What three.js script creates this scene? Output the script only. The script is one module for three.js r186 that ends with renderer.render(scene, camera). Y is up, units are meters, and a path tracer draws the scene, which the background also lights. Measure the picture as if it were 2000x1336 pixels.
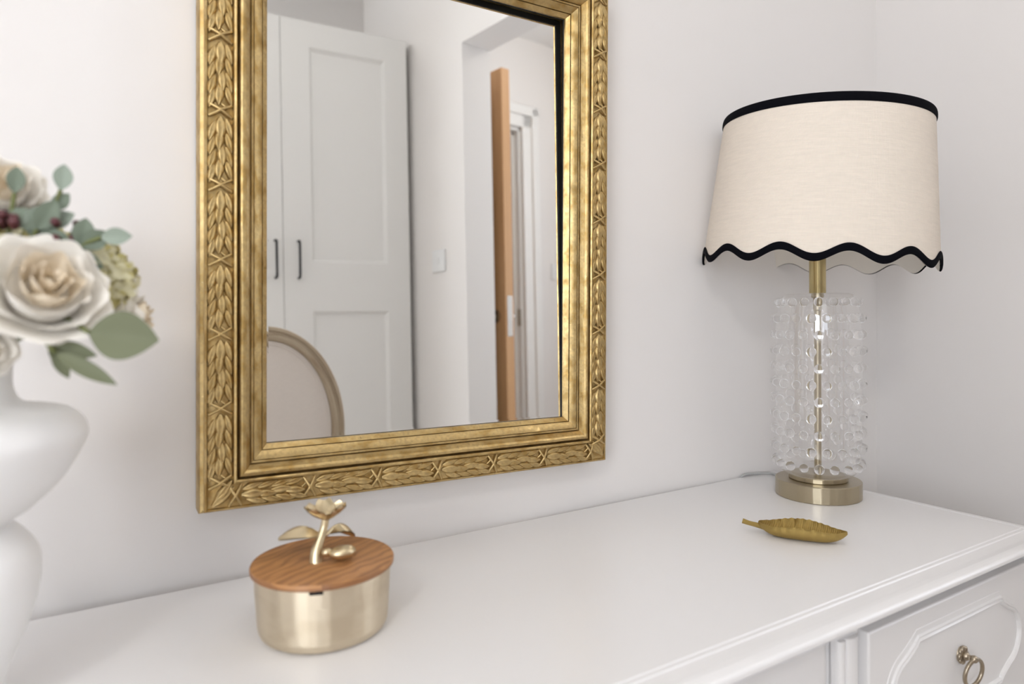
import * as THREE from 'three';
import { mergeGeometries, toCreasedNormals, mergeVertices } from 'three/addons/utils/BufferGeometryUtils.js';
import { RoundedBoxGeometry } from 'three/addons/geometries/RoundedBoxGeometry.js';
import { RectAreaLightUniformsLib } from 'three/addons/lights/RectAreaLightUniformsLib.js';

// ---------------------------------------------------------------- camera, sky, lights, exposure
const scene = new THREE.Scene();
const V3 = (x, y, z) => new THREE.Vector3(x, y, z);
const D2R = Math.PI / 180;
const FPX = 1333, CY = 624;
const camera = new THREE.PerspectiveCamera(2 * Math.atan(668 / FPX) / D2R, 2000 / 1336, 0.05, 60);
{
  const pitch = -0.643 * D2R, roll = -0.423 * D2R, yaw = 30.5 * D2R;
  const fw = V3(Math.sin(yaw) * Math.cos(pitch), Math.sin(pitch), -Math.cos(yaw) * Math.cos(pitch));
  const r = V3(Math.cos(yaw), 0, Math.sin(yaw)), u = r.clone().cross(fw);
  const R = r.clone().multiplyScalar(Math.cos(roll)).addScaledVector(u, Math.sin(roll));
  const U = u.clone().multiplyScalar(Math.cos(roll)).addScaledVector(r, -Math.sin(roll));
  camera.position.set(0, 1.08, 0.8483);
  camera.quaternion.setFromRotationMatrix(new THREE.Matrix4().makeBasis(R, U, fw.clone().negate()));
  camera.setViewOffset(2000, 1336, 0, 668 - CY, 2000, 1336);
  camera.focus = 0.98; camera.userData.fStop = 3.2;
}
const renderer = new THREE.WebGLRenderer({ antialias: true });
renderer.toneMapping = THREE.LinearToneMapping;
renderer.toneMappingExposure = 0.97;
renderer.shadowMap.enabled = true;
RectAreaLightUniformsLib.init();
scene.background = new THREE.Color().setRGB(2.2, 2.5, 3.0);

const areaLight = (name, color, intensity, w, h, pos, target) => {
  const l = new THREE.RectAreaLight(color, intensity, w, h);
  l.name = name; l.position.copy(pos); l.lookAt(target); scene.add(l); return l;
};
// daylight falling in through the window of the left wall
areaLight('window_daylight', new THREE.Color().setRGB(0.92, 0.965, 1.03), 10.5, 1.2, 1.25, V3(-2.66, 1.52, 2.7), V3(0, 1.52, 2.7));

// daylight from the hall window, entering through the opening in the right wall
areaLight('hall_window_daylight', new THREE.Color().setRGB(0.95, 0.975, 1.01), 3.0, 0.8, 1.25, V3(2.92, 1.55, 1.224), V3(0, 1.55, 0.728));
areaLight('ceiling_fill_light', new THREE.Color().setRGB(1.0, 0.97, 0.93), 1.2, 0.6, 0.6, V3(0.42, 2.575, 1.0), V3(0.42, 0, 1.0001));  // added overhead fill that evens out the walls, table and wardrobe
// added frontal fill light, placed in an invented rear window opening
areaLight('rear_fill_light', new THREE.Color().setRGB(0.92, 0.965, 1.03), 1.6, 1.2, 1.25, V3(-1.4, 1.52, 3.46), V3(-1.4, 1.52, 0));

// ---------------------------------------------------------------- helpers
let seed = 1234567;
const rnd = () => { seed = (seed * 1664525 + 1013904223) >>> 0; return seed / 4294967296; };
const rr = (a, b) => a + (b - a) * rnd();
const used = {};
const numbered = (n) => { used[n] = (used[n] ?? -1) + 1; return used[n] ? `${n}_${String(used[n]).padStart(3, '0')}` : n; };
function mesh(name, geo, mat, parent, label) {
  const m = new THREE.Mesh(geo, mat); m.castShadow = m.receiveShadow = true;
  m.name = parent ? name : numbered(name);
  if (label) m.userData.label = label;
  (parent || scene).add(m); return m;
}
function thing(name, label, category, pos = [0, 0, 0], turn = 0, group) {
  const g = new THREE.Group(); g.name = numbered(name); g.position.set(...pos); g.rotation.y = turn;
  g.userData = { label, category }; if (group) g.userData.group = group; scene.add(g); return g;
}
function struct(name, geo, mat, label, category) {
  const m = mesh(name, geo, mat); m.name = name; m.userData = { kind: 'structure', label, category }; return m;
}
const tr = (g, x = 0, y = 0, z = 0) => g.translate(x, y, z);
function box(x0, x1, y0, y1, z0, z1) { return tr(new THREE.BoxGeometry(x1 - x0, y1 - y0, z1 - z0), (x0 + x1) / 2, (y0 + y1) / 2, (z0 + z1) / 2); }
function rbox(x0, x1, y0, y1, z0, z1, r = 0.002, s = 2) { return tr(new RoundedBoxGeometry(x1 - x0, y1 - y0, z1 - z0, s, r), (x0 + x1) / 2, (y0 + y1) / 2, (z0 + z1) / 2); }
function planarUV(g) { // uv in metres from the dominant face direction
  if (g.index) g = g.toNonIndexed();
  const p = g.attributes.position, n = p.count, uv = new Float32Array(n * 2);
  const a = V3(), b = V3(), c = V3();
  for (let i = 0; i < n; i += 3) {
    a.fromBufferAttribute(p, i); b.fromBufferAttribute(p, i + 1).sub(a); c.fromBufferAttribute(p, i + 2).sub(a);
    b.cross(c); const ax = Math.abs(b.x), ay = Math.abs(b.y), az = Math.abs(b.z);
    for (let k = 0; k < 3; k++) {
      const x = p.getX(i + k), y = p.getY(i + k), z = p.getZ(i + k);
      const [u, v] = ax > ay && ax > az ? [z, y] : ay > az ? [x, z] : [x, y];
      uv[2 * (i + k)] = u; uv[2 * (i + k) + 1] = v;
    }
  }
  g.setAttribute('uv', new THREE.BufferAttribute(uv, 2)); return g;
}
function grid(nu, nv, fn, closedU = false) { // indexed grid from fn(u,v) -> [x,y,z], u,v in 0..1
  const pos = [], uv = [], idx = [], cols = nu + 1;
  for (let j = 0; j <= nv; j++) for (let i = 0; i <= nu; i++) { const q = fn(i / nu, j / nv); pos.push(q[0], q[1], q[2]); uv.push(q[3] ?? i / nu, q[4] ?? j / nv); }
  for (let j = 0; j < nv; j++) for (let i = 0; i < nu; i++) { const a = j * cols + i, b = a + 1, c = a + cols, d = c + 1; idx.push(a, b, d, a, d, c); }
  const g = new THREE.BufferGeometry();
  g.setAttribute('position', new THREE.Float32BufferAttribute(pos, 3)); g.setAttribute('uv', new THREE.Float32BufferAttribute(uv, 2)); g.setIndex(idx);
  g.computeVertexNormals();
  if (closedU) { const n = g.attributes.normal; for (let j = 0; j <= nv; j++) { const a = j * cols, b = a + nu; const s = V3(n.getX(a) + n.getX(b), n.getY(a) + n.getY(b), n.getZ(a) + n.getZ(b)).normalize(); n.setXYZ(a, s.x, s.y, s.z); n.setXYZ(b, s.x, s.y, s.z); } }
  return g;
}
const creased = (g, deg = 32) => toCreasedNormals(g, deg * D2R);
function lathe(pts, seg = 64, crease = 35) { return creased(new THREE.LatheGeometry(pts.map(([r, y]) => new THREE.Vector2(r, y)), seg), crease); }
function tube(pts, r, seg = 24, rad = 8, closed = false) { return new THREE.TubeGeometry(new THREE.CatmullRomCurve3(pts.map((p) => Array.isArray(p) ? V3(...p) : p), closed), seg, r, rad, closed); }
function taperTube(pts, radii, seg = 20, rad = 8) {
  const c = new THREE.CatmullRomCurve3(pts.map((p) => V3(...p))), fr = c.computeFrenetFrames(seg, false);
  return grid(rad, seg, (u, v) => {
    const i = Math.round(v * seg), p = c.getPointAt(v), f = v * (radii.length - 1), k = Math.min(radii.length - 2, Math.floor(f)), r = radii[k] + (radii[k + 1] - radii[k]) * (f - k), a = -u * 2 * Math.PI;
    const q = p.addScaledVector(fr.normals[i], Math.cos(a) * r).addScaledVector(fr.binormals[i], Math.sin(a) * r); return [q.x, q.y, q.z];
  }, true);
}
function smooth(ctrl, n) { return new THREE.SplineCurve(ctrl.map(([x, y]) => new THREE.Vector2(x, y))).getPoints(n).map((p) => [p.x, p.y]); }
function extrude(shape, depth, bevel = 0, seg = 24) {
  return new THREE.ExtrudeGeometry(shape, { depth, bevelEnabled: bevel > 0, bevelSize: bevel, bevelThickness: bevel, bevelSegments: 2, curveSegments: seg });
}

// ---------------------------------------------------------------- procedural textures
function noiseGrid(n, s) { let q = s >>> 0; const a = new Float32Array(n * n); for (let i = 0; i < n * n; i++) { q = (q * 1664525 + 1013904223) >>> 0; a[i] = q / 4294967296; } return a; }
const NG = noiseGrid(256, 99);
function vn(x, y, px, py) { // value noise periodic in px,py
  const xi = Math.floor(x), yi = Math.floor(y), fx = x - xi, fy = y - yi, sx = fx * fx * (3 - 2 * fx), sy = fy * fy * (3 - 2 * fy);
  const m = (a, p) => ((a % p) + p) % p, g = (a, b) => NG[(m(a, px) & 255) + 256 * (m(b, py) & 255)];
  return (g(xi, yi) * (1 - sx) + g(xi + 1, yi) * sx) * (1 - sy) + (g(xi, yi + 1) * (1 - sx) + g(xi + 1, yi + 1) * sx) * sy;
}
function fbm(u, v, fx, fy, oct = 4) { let s = 0, a = 0.5, t = 0; for (let o = 0; o < oct; o++) { s += a * vn(u * fx, v * fy, fx, fy); t += a; a *= 0.5; fx *= 2; fy *= 2; } return s / t; }
function tex(w, h, fn, repeat, srgb = true) {
  const d = new Uint8Array(w * h * 4);
  for (let j = 0; j < h; j++) for (let i = 0; i < w; i++) { const c = fn(i / w, j / h), k = 4 * (j * w + i); for (let q = 0; q < 3; q++) d[k + q] = Math.max(0, Math.min(255, Math.round((Array.isArray(c) ? c[q] : c) * 255))); d[k + 3] = 255; }
  const t = new THREE.DataTexture(d, w, h); t.wrapS = t.wrapT = THREE.RepeatWrapping; t.magFilter = THREE.LinearFilter; t.minFilter = THREE.LinearMipmapLinearFilter; t.generateMipmaps = true;
  if (srgb) t.colorSpace = THREE.SRGBColorSpace; t.repeat.set(...repeat); t.needsUpdate = true; return t;
}
const mix = (a, b, t) => a.map((x, i) => x + (b[i] - x) * t);
const sstep = (a, b, x) => { const t = Math.max(0, Math.min(1, (x - a) / (b - a))); return t * t * (3 - 2 * t); };
const fineBump = tex(256, 256, (u, v) => fbm(u, v, 32, 32, 3), [8, 8], false);
const patina = tex(512, 512, (u, v) => {
  const n = fbm(u, v, 10, 16, 4), f = fbm(u + 0.3, v, 60, 60, 3), t = sstep(0.42, 0.72, n * 0.75 + f * 0.25);
  const c = mix([0.80, 0.71, 0.52], [0.68, 0.57, 0.36], t); const s = 0.90 + 0.2 * f; return c.map((x) => x * s);
}, [6, 6]);
const patinaRough = tex(256, 256, (u, v) => 0.62 + 0.5 * (fbm(u, v, 24, 24, 4) - 0.5), [8, 8], false);
const woodLid = tex(512, 512, (u, v) => {
  const w = fbm(u, v, 3, 6, 3), g = fbm(u, v, 3, 90, 3), b = 0.5 + 0.5 * Math.sin((v * 11 + w * 2.2) * 6.283), c2 = fbm(u + 0.4, v, 2, 9, 3);
  return mix([0.70, 0.50, 0.31], [0.40, 0.25, 0.15], sstep(0.35, 1.0, b) * 0.34 + 0.75 * sstep(0.5, 0.85, c2) * 0.6 + 0.55 * (g - 0.4));
}, [8, 8]);
const oakTex = tex(256, 512, (u, v) => { const w = fbm(u, v, 4, 2, 3), g = fbm(u, v, 90, 4, 3); return mix([0.83, 0.65, 0.47], [0.70, 0.52, 0.34], 0.5 * sstep(0.3, 0.8, w) + 0.6 * (g - 0.3)); }, [3, 1]);
const weatheredTex = tex(512, 256, (u, v) => { const g = fbm(u, v, 3, 60, 3), w = fbm(u, v, 4, 8, 3); return mix([0.72, 0.66, 0.57], [0.52, 0.43, 0.34], sstep(0.35, 0.85, 0.6 * g + 0.4 * w)); }, [4, 18]);
const linen = (s) => (u, v) => {
  const N = s, a = 0.5 + 0.5 * Math.sin(u * N * 6.283), b = 0.5 + 0.5 * Math.sin(v * N * 6.283), slub = fbm(u, v, 8, N / 2, 2), slub2 = fbm(u, v, N / 2, 8, 2);
  return 0.55 * Math.max(a * (0.6 + 0.8 * slub2), b * (0.6 + 0.8 * slub)) + 0.25 * slub;
};
const linenH = linen(64);
const shadeBump = tex(512, 512, linenH, [9, 2.6], false);
const shadeMap = tex(512, 512, (u, v) => { const s = fbm(u, v, 6, 128, 2), h = linenH(u, v); return [0.925, 0.88, 0.825].map((c) => c * (0.93 + 0.07 * h + 0.03 * s)); }, [9, 2.6]);
const seatMap = tex(256, 256, (u, v) => { const h = linenH(u, v); return [0.90, 0.86, 0.825].map((c) => c * (0.95 + 0.06 * h)); }, [12, 12]);
const carpetMap = tex(256, 256, (u, v) => { const h = fbm(u, v, 64, 64, 2); return [0.85, 0.82, 0.785].map((c) => c * (0.85 + 0.25 * h)); }, [3, 3]);
const brushed = tex(256, 256, (u, v) => 0.5 + 0.5 * (fbm(u, v, 3, 120, 3) - 0.5), [1, 1], false);
const hammered = tex(256, 256, (u, v) => { const n = fbm(u, v, 12, 8, 4); return mix([0.85, 0.80, 0.71], [0.82, 0.765, 0.67], sstep(0.45, 0.75, n)); }, [1, 1]);

// ---------------------------------------------------------------- materials
const S = (o) => new THREE.MeshStandardMaterial(o), P = (o) => new THREE.MeshPhysicalMaterial(o);
const lin = (r, g, b) => new THREE.Color().setRGB(r, g, b);
const M = {
  wall: S({ color: lin(0.82, 0.79, 0.768), roughness: 0.92 }),
  ceiling: S({ color: lin(0.87, 0.865, 0.855), roughness: 0.95 }),
  floor: S({ map: carpetMap, roughness: 1 }),
  trim: S({ color: lin(0.83, 0.82, 0.80), roughness: 0.45 }),
  dresser: P({ color: lin(0.81, 0.795, 0.79), roughness: 0.34, clearcoat: 0.15, clearcoatRoughness: 0.25 }),
  wardrobe: P({ color: lin(0.85, 0.84, 0.82), roughness: 0.45 }),
  black: S({ color: lin(0.012, 0.012, 0.015), roughness: 0.45, metalness: 0.3 }),
  gold: S({ map: patina, color: lin(0.88, 0.84, 0.76), metalness: 0.85, roughness: 0.62, roughnessMap: patinaRough, bumpMap: fineBump, bumpScale: 0.00015 }),
  mirror: S({ color: lin(0.93, 0.94, 0.93), metalness: 1, roughness: 0.0 }),
  darkgap: S({ color: lin(0.01, 0.009, 0.008), roughness: 0.9 }),
  brass: P({ color: lin(0.44, 0.38, 0.27), metalness: 1, roughness: 0.28, anisotropy: 0.8, anisotropyRotation: Math.PI / 2, bumpMap: brushed, bumpScale: 0.00004 }),
  brassYellow: P({ color: lin(0.50, 0.41, 0.21), metalness: 1, roughness: 0.26, anisotropy: 0.8, anisotropyRotation: Math.PI / 2 }),
  tin: P({ map: hammered, metalness: 1, roughness: 0.42, anisotropy: 0.7, anisotropyRotation: Math.PI / 2, bumpMap: fineBump, bumpScale: 0.0001 }),
  knobGold: S({ color: lin(0.66, 0.55, 0.36), metalness: 1, roughness: 0.34 }),
  leafGold: S({ color: lin(0.42, 0.30, 0.10), metalness: 0.9, roughness: 0.5, bumpMap: fineBump, bumpScale: 0.0003 }),
  lidwood: P({ map: woodLid, roughness: 0.45, bumpMap: fineBump, bumpScale: 0.0001 }),
  oak: S({ map: oakTex, roughness: 0.55 }),
  weathered: S({ map: weatheredTex, roughness: 0.8, bumpMap: fineBump, bumpScale: 0.0003 }),
  seat: S({ map: seatMap, roughness: 0.95 }),
  shade: P({ map: shadeMap, roughness: 0.95, bumpMap: shadeBump, bumpScale: 0.0005, side: THREE.DoubleSide }),
  lining: P({ color: lin(0.80, 0.76, 0.70), roughness: 0.9, side: THREE.DoubleSide }),
  blackTrim: P({ color: lin(0.003, 0.003, 0.005), roughness: 0.9, specularIntensity: 0.15 }),
  glassThin: P({ color: lin(1, 1, 1), roughness: 0.0, transmission: 1, thickness: 0, ior: 1.9, side: THREE.DoubleSide }),
  glassSolid: P({ color: lin(1, 1, 1), roughness: 0.0, transmission: 1, thickness: 0.004, ior: 1.17 }),
  cord: P({ color: lin(0.42, 0.42, 0.41), roughness: 0.3 }),
  ceramic: P({ color: lin(0.90, 0.89, 0.88), roughness: 0.38 }),
  switchPlate: S({ color: lin(0.80, 0.80, 0.80), roughness: 0.35 }),
  chrome: S({ color: lin(0.75, 0.74, 0.72), metalness: 1, roughness: 0.25 }),
  pewter: S({ color: lin(0.40, 0.34, 0.26), metalness: 1, roughness: 0.3 }),
  petal: P({ color: lin(0.95, 0.91, 0.84), roughness: 0.75, transmission: 0.2, thickness: 0, side: THREE.DoubleSide }),
  petalPeach: P({ color: lin(0.94, 0.83, 0.66), roughness: 0.75, transmission: 0.2, thickness: 0, side: THREE.DoubleSide }),
  euc: P({ color: lin(0.17, 0.21, 0.155), roughness: 0.7, side: THREE.DoubleSide }),
  eucPale: P({ color: lin(0.30, 0.355, 0.29), roughness: 0.7, side: THREE.DoubleSide }),
  bigLeaf: P({ color: lin(0.15, 0.165, 0.092), roughness: 0.65, side: THREE.DoubleSide }),
  hyd: P({ color: lin(0.66, 0.60, 0.26), roughness: 0.8, transmission: 0.3, thickness: 0, side: THREE.DoubleSide }),
  hydPale: P({ color: lin(0.78, 0.74, 0.50), roughness: 0.8, transmission: 0.3, thickness: 0, side: THREE.DoubleSide }),
  berry: S({ color: lin(0.10, 0.025, 0.03), roughness: 0.45 }),
  stemGreen: S({ color: lin(0.16, 0.18, 0.06), roughness: 0.7 }),
  lampGlow: S({ color: lin(0.9, 0.9, 0.9), emissive: lin(1, 0.93, 0.82), emissiveIntensity: 1.3 }),
};

// ---------------------------------------------------------------- the room
const CEIL = 2.62, SK = 0.17, KN = Math.hypot(1, SK);
const RW0 = V3(1.39, 0, 0), RWa = Math.atan2(-SK, 1); // right wall runs from the corner along (-SK, 1), leaning inwards
const wallFrame = (o) => { // local x = along the wall (s), y up, z = outwards (t)
  const a = V3(-SK / KN, 0, 1 / KN), b = V3(1 / KN, 0, SK / KN);
  o.matrix.copy(new THREE.Matrix4().makeBasis(a, V3(0, 1, 0), b.clone())).setPosition(RW0);
  return o;
};
const wallMat = new THREE.Matrix4().makeBasis(V3(-SK / KN, 0, 1 / KN), V3(0, 1, 0), V3(1 / KN, 0, SK / KN)).setPosition(RW0);
const wallPoint = (s, y, t) => V3(s, y, t).applyMatrix4(wallMat);
function inWall(g) { g = g.index ? g.toNonIndexed() : g; g.applyMatrix4(wallMat); // the frame is left-handed: flip faces
  for (const k of Object.keys(g.attributes)) { const a = g.attributes[k], n = a.itemSize; for (let i = 0; i < a.count; i += 3) for (let q = 0; q < n; q++) { const t = a.array[(i + 1) * n + q]; a.array[(i + 1) * n + q] = a.array[(i + 2) * n + q]; a.array[(i + 2) * n + q] = t; } }
  g.computeVertexNormals(); return g; }

struct('wall_front', planarUV(box(-2.75, 1.55, 0, CEIL, -0.12, 0)), M.wall, 'off-white painted wall carrying the gilt mirror', 'wall');
{
  const s = new THREE.Shape(); s.moveTo(-0.02, 0); s.lineTo(0.62, 0); s.lineTo(0.62, 2.12); s.lineTo(1.483, 2.12); s.lineTo(1.483, 0); s.lineTo(2.35, 0); s.lineTo(2.35, CEIL); s.lineTo(-0.02, CEIL); s.closePath();
  struct('wall_right', planarUV(inWall(extrude(s, 0.133))), M.wall, 'off-white side wall with a plain square opening into the hall', 'wall');
}
struct('wall_rear', planarUV(mergeGeometries([box(0.02, 1.2, 0, CEIL, 2.2, 2.3), box(-0.08, 0.02, 0, CEIL, 2.2, 3.5), box(-2.7, -2.0, 0, CEIL, 3.4, 3.5), box(-0.8, 0.02, 0, CEIL, 3.4, 3.5), box(-2.0, -0.8, 0, 0.9, 3.4, 3.5), box(-2.0, -0.8, 2.15, CEIL, 3.4, 3.5)])), M.wall, 'off-white wall behind the white wardrobe', 'wall');
{
  const w = thing('window_2', 'white framed window added in the rear wall for fill light', 'window', [-1.4, 0.9, 3.45]); w.name = 'window_2'; w.userData.kind = 'structure';  // unseen window, put in to carry the frontal fill
  for (const [a, b, c, d] of [[-0.6, 0.6, 0, 0.05], [-0.6, 0.6, 1.2, 1.25], [-0.6, -0.55, 0.05, 1.2], [0.55, 0.6, 0.05, 1.2], [-0.02, 0.02, 0.05, 1.2]]) mesh('window_frame', box(a, b, c, d, -0.03, 0.02), M.trim, w);
}
{
  const s = new THREE.Shape(); s.moveTo(-0.1, 0); s.lineTo(3.5, 0); s.lineTo(3.5, CEIL); s.lineTo(-0.1, CEIL); s.closePath();
  const h = new THREE.Path(); h.moveTo(2.1, 0.9); h.lineTo(2.1, 2.15); h.lineTo(3.3, 2.15); h.lineTo(3.3, 0.9); h.closePath(); s.holes.push(h);
  const g = extrude(s, 0.12); g.applyMatrix4(new THREE.Matrix4().makeBasis(V3(0, 0, 1), V3(0, 1, 0), V3(-1, 0, 0))).translate(-2.6, 0, 0);
  struct('wall_left', planarUV(g), M.wall, 'off-white wall with the tall window', 'wall');
  const w = thing('window_1', 'white framed window letting in the daylight', 'window', [-2.66, 0.9, 2.7]); w.name = 'window_1'; w.userData.kind = 'structure';
  for (const [a, b, c, d] of [[-0.6, 0.6, 0, 0.05], [-0.6, 0.6, 1.2, 1.25], [-0.6, -0.55, 0.05, 1.2], [0.55, 0.6, 0.05, 1.2], [-0.02, 0.02, 0.05, 1.2]]) mesh('window_frame', box(-0.02, 0.03, c, d, a, b), M.trim, w);
  mesh('window_sill', rbox(0.03, 0.14, -0.03, 0, -0.65, 0.65, 0.006), M.trim, w);
}
struct('floor', planarUV(box(-2.75, 3.2, -0.1, 0, -0.12, 4.6)), M.floor, 'beige carpeted floor', 'floor');
struct('ceiling', planarUV(box(-2.75, 3.2, CEIL, CEIL + 0.1, -0.12, 4.6)), M.ceiling, 'white ceiling', 'ceiling');

// the hall beyond the opening: side wall, end wall with a doorway, room behind it
{
  const H = (g) => planarUV(inWall(g));
  struct('wall_hall_side', H(mergeGeometries([box(0.12, 0.55, 0, CEIL, 1.45, 1.55), box(1.45, 2.3, 0, CEIL, 1.45, 1.55), box(0.55, 1.45, 0, 0.9, 1.45, 1.55), box(0.55, 1.45, 2.2, CEIL, 1.45, 1.55)])), M.wall, 'off-white wall along the far side of the hall', 'wall');
  struct('wall_hall_near', H(box(0.12, 0.22, 0, CEIL, 0.1, 1.55)), M.wall, 'off-white wall closing the near end of the hall', 'wall');
  const s = new THREE.Shape(); s.moveTo(0.133, 0); s.lineTo(0.205, 0); s.lineTo(0.205, 2.125); s.lineTo(0.905, 2.125); s.lineTo(0.905, 0); s.lineTo(1.55, 0); s.lineTo(1.55, CEIL); s.lineTo(0.133, CEIL); s.closePath();
  const g = extrude(s, 0.1); g.applyMatrix4(new THREE.Matrix4().makeBasis(V3(0, 0, 1), V3(0, 1, 0), V3(1, 0, 0))).translate(2.2, 0, 0);
  struct('wall_hall_end', H(g), M.wall, 'off-white wall at the end of the hall around the white door frame', 'wall');
  struct('wall_far_room', H(mergeGeometries([box(3.2, 3.3, 0, CEIL, 0, 1.9), box(2.3, 3.3, 0, CEIL, 1.8, 1.9), box(2.35, 3.3, 0, CEIL, 0.03, 0.13)])), M.wall, 'off-white wall of the room beyond the oak door', 'wall');
  const hw = new THREE.Group(); hw.name = 'window_3'; hw.userData = { kind: 'structure', label: 'white framed window in the side wall of the hall', category: 'window' }; scene.add(hw);
  for (const [a, b, c, d] of [[0.55, 1.45, 0.9, 0.95], [0.55, 1.45, 2.15, 2.2], [0.55, 0.6, 0.95, 2.15], [1.4, 1.45, 0.95, 2.15]]) mesh('window_frame', H(box(a, b, c, d, 1.46, 1.52)), M.trim, hw);
  // moulded architrave round the doorway, with lining and stop
  const trim = new THREE.Group(); trim.name = 'trim_1'; trim.userData = { kind: 'structure', label: 'white moulded door frame at the end of the hall', category: 'door frame' }; scene.add(trim);
  const arch = (t0, t1, y0, y1) => H(rbox(2.178, 2.2, y0, y1, t0, t1, 0.005)), arch2 = (t0, t1, y0, y1) => H(rbox(2.166, 2.2, y0, y1, t0, t1, 0.005));
  mesh('architrave', mergeGeometries([arch(0.905, 1.01, 0, 2.24), arch2(0.965, 1.012, 0, 2.24)]), M.trim, trim);
  mesh('architrave', mergeGeometries([arch(0.14, 1.01, 2.125, 2.235), arch2(0.14, 1.012, 2.19, 2.242)]), M.trim, trim);
  mesh('door_lining', mergeGeometries([H(box(2.2, 2.3, 0, 2.125, 0.89, 0.906)), H(box(2.235, 2.275, 0, 2.11, 0.872, 0.892))]), M.trim, trim);
  mesh('door_lining', mergeGeometries([H(box(2.2, 2.3, 2.108, 2.126, 0.205, 0.906)), H(box(2.235, 2.275, 2.09, 2.11, 0.205, 0.892))]), M.trim, trim);
  mesh('strike_plate', H(box(2.204, 2.226, 1.06, 1.15, 0.886, 0.8905)), M.pewter, trim, 'dark metal strike plate on the white door frame');
  // open oak door standing along the hall
  const door = new THREE.Group(); door.name = 'door_1'; door.userData = { kind: 'structure', label: 'oak door standing open in the hall with a metal lever handle', category: 'door' }; scene.add(door);
  mesh('door_leaf', H(rbox(1.505, 2.19, 0.01, 2.082, 0.205, 0.247, 0.002)), M.oak, door);
  mesh('latch_plate', H(rbox(1.5035, 1.506, 1.02, 1.18, 0.213, 0.239, 0.0005)), M.chrome, door, 'silver latch plate on the door edge');
  for (const [t, sgn, mt] of [[0.205, -1, M.pewter], [0.247, 1, M.chrome]]) {  // wall-side handle takes the darker metal to imitate its shade
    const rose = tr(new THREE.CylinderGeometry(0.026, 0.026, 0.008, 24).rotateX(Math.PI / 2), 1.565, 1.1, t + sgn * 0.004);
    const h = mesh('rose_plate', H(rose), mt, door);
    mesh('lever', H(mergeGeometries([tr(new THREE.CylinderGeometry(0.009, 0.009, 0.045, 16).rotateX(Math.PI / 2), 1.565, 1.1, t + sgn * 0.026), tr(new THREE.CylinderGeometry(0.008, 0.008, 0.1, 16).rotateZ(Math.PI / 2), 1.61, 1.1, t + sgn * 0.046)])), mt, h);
  }
  // unseen ceiling lamp added to brighten the hall
  const lamp = thing('added_hall_lamp', 'round white ceiling lamp added to light the hall', 'lamp', wallPoint(1.15, CEIL, 0.8).toArray());
  mesh('lamp_base', tr(new THREE.CylinderGeometry(0.17, 0.17, 0.03, 40), 0, -0.015, 0), M.trim, lamp);
  mesh('diffuser', lathe([[0.0, -0.075], [0.09, -0.07], [0.14, -0.05], [0.155, -0.03], [0, -0.03]], 40), M.lampGlow, lamp);
  const l = new THREE.PointLight(lin(1, 0.955, 0.90), 0.9); l.position.set(0, -0.13, 0); l.castShadow = true; l.shadow.radius = 6; l.name = 'hall_fill_light'; lamp.add(l);
}
// unseen ceiling panel added as soft fill for the bedroom
{
  const c = thing('added_ceiling_panel', 'square flat white ceiling panel added as bedroom fill light', 'lamp', [0.42, CEIL, 1.0]);
  mesh('lamp_base', rbox(-0.32, 0.32, -0.035, 0, -0.32, 0.32, 0.005), M.trim, c);
  mesh('diffuser', box(-0.3, 0.3, -0.039, -0.035, -0.3, 0.3), M.lampGlow, c);
}
// opal globe lamp under the ceiling at the rear of the bedroom: casts the wardrobe's shadow on the side wall
{
  const c = thing('globe_lamp', 'opal glass globe lamp under the ceiling by the window', 'lamp', [-1.27, CEIL, 2.0]);
  mesh('lamp_base', tr(new THREE.CylinderGeometry(0.06, 0.06, 0.03, 32), 0, -0.015, 0), M.brass, c);
  mesh('globe', tr(new THREE.SphereGeometry(0.14, 32, 20), 0, -0.165, 0), M.lampGlow, c);
  const l = new THREE.PointLight(lin(1, 0.985, 0.97), 2.8); l.position.set(0, -0.165, 0); l.castShadow = true; l.shadow.radius = 6.5; l.name = 'globe_lamp_light'; c.add(l);
}
// switches
function lightSwitch(label, mtx) {
  const g = thing('light_switch', label, 'switch');
  const a = mesh('plate', planarUV(rbox(-0.043, 0.043, -0.043, 0.043, 0, 0.008, 0.003)).applyMatrix4(mtx), M.switchPlate, g);
  mesh('rocker', planarUV(rbox(-0.006, 0.006, -0.012, 0.012, 0.008, 0.012, 0.001)).applyMatrix4(mtx), M.switchPlate, g);
  return g;
}
lightSwitch('white light switch on the pale wall beside the wardrobe', new THREE.Matrix4().makeBasis(V3(-SK / KN, 0, 1 / KN), V3(0, 1, 0), V3(-1 / KN, 0, -SK / KN)).setPosition(wallPoint(1.655, 1.32, 0)));
lightSwitch('white light switch at the end of the hall beside the door frame', new THREE.Matrix4().makeBasis(V3(-1 / KN, 0, -SK / KN), V3(0, 1, 0), V3(SK / KN, 0, -1 / KN)).setPosition(wallPoint(2.2, 1.36, 1.155)));

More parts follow.
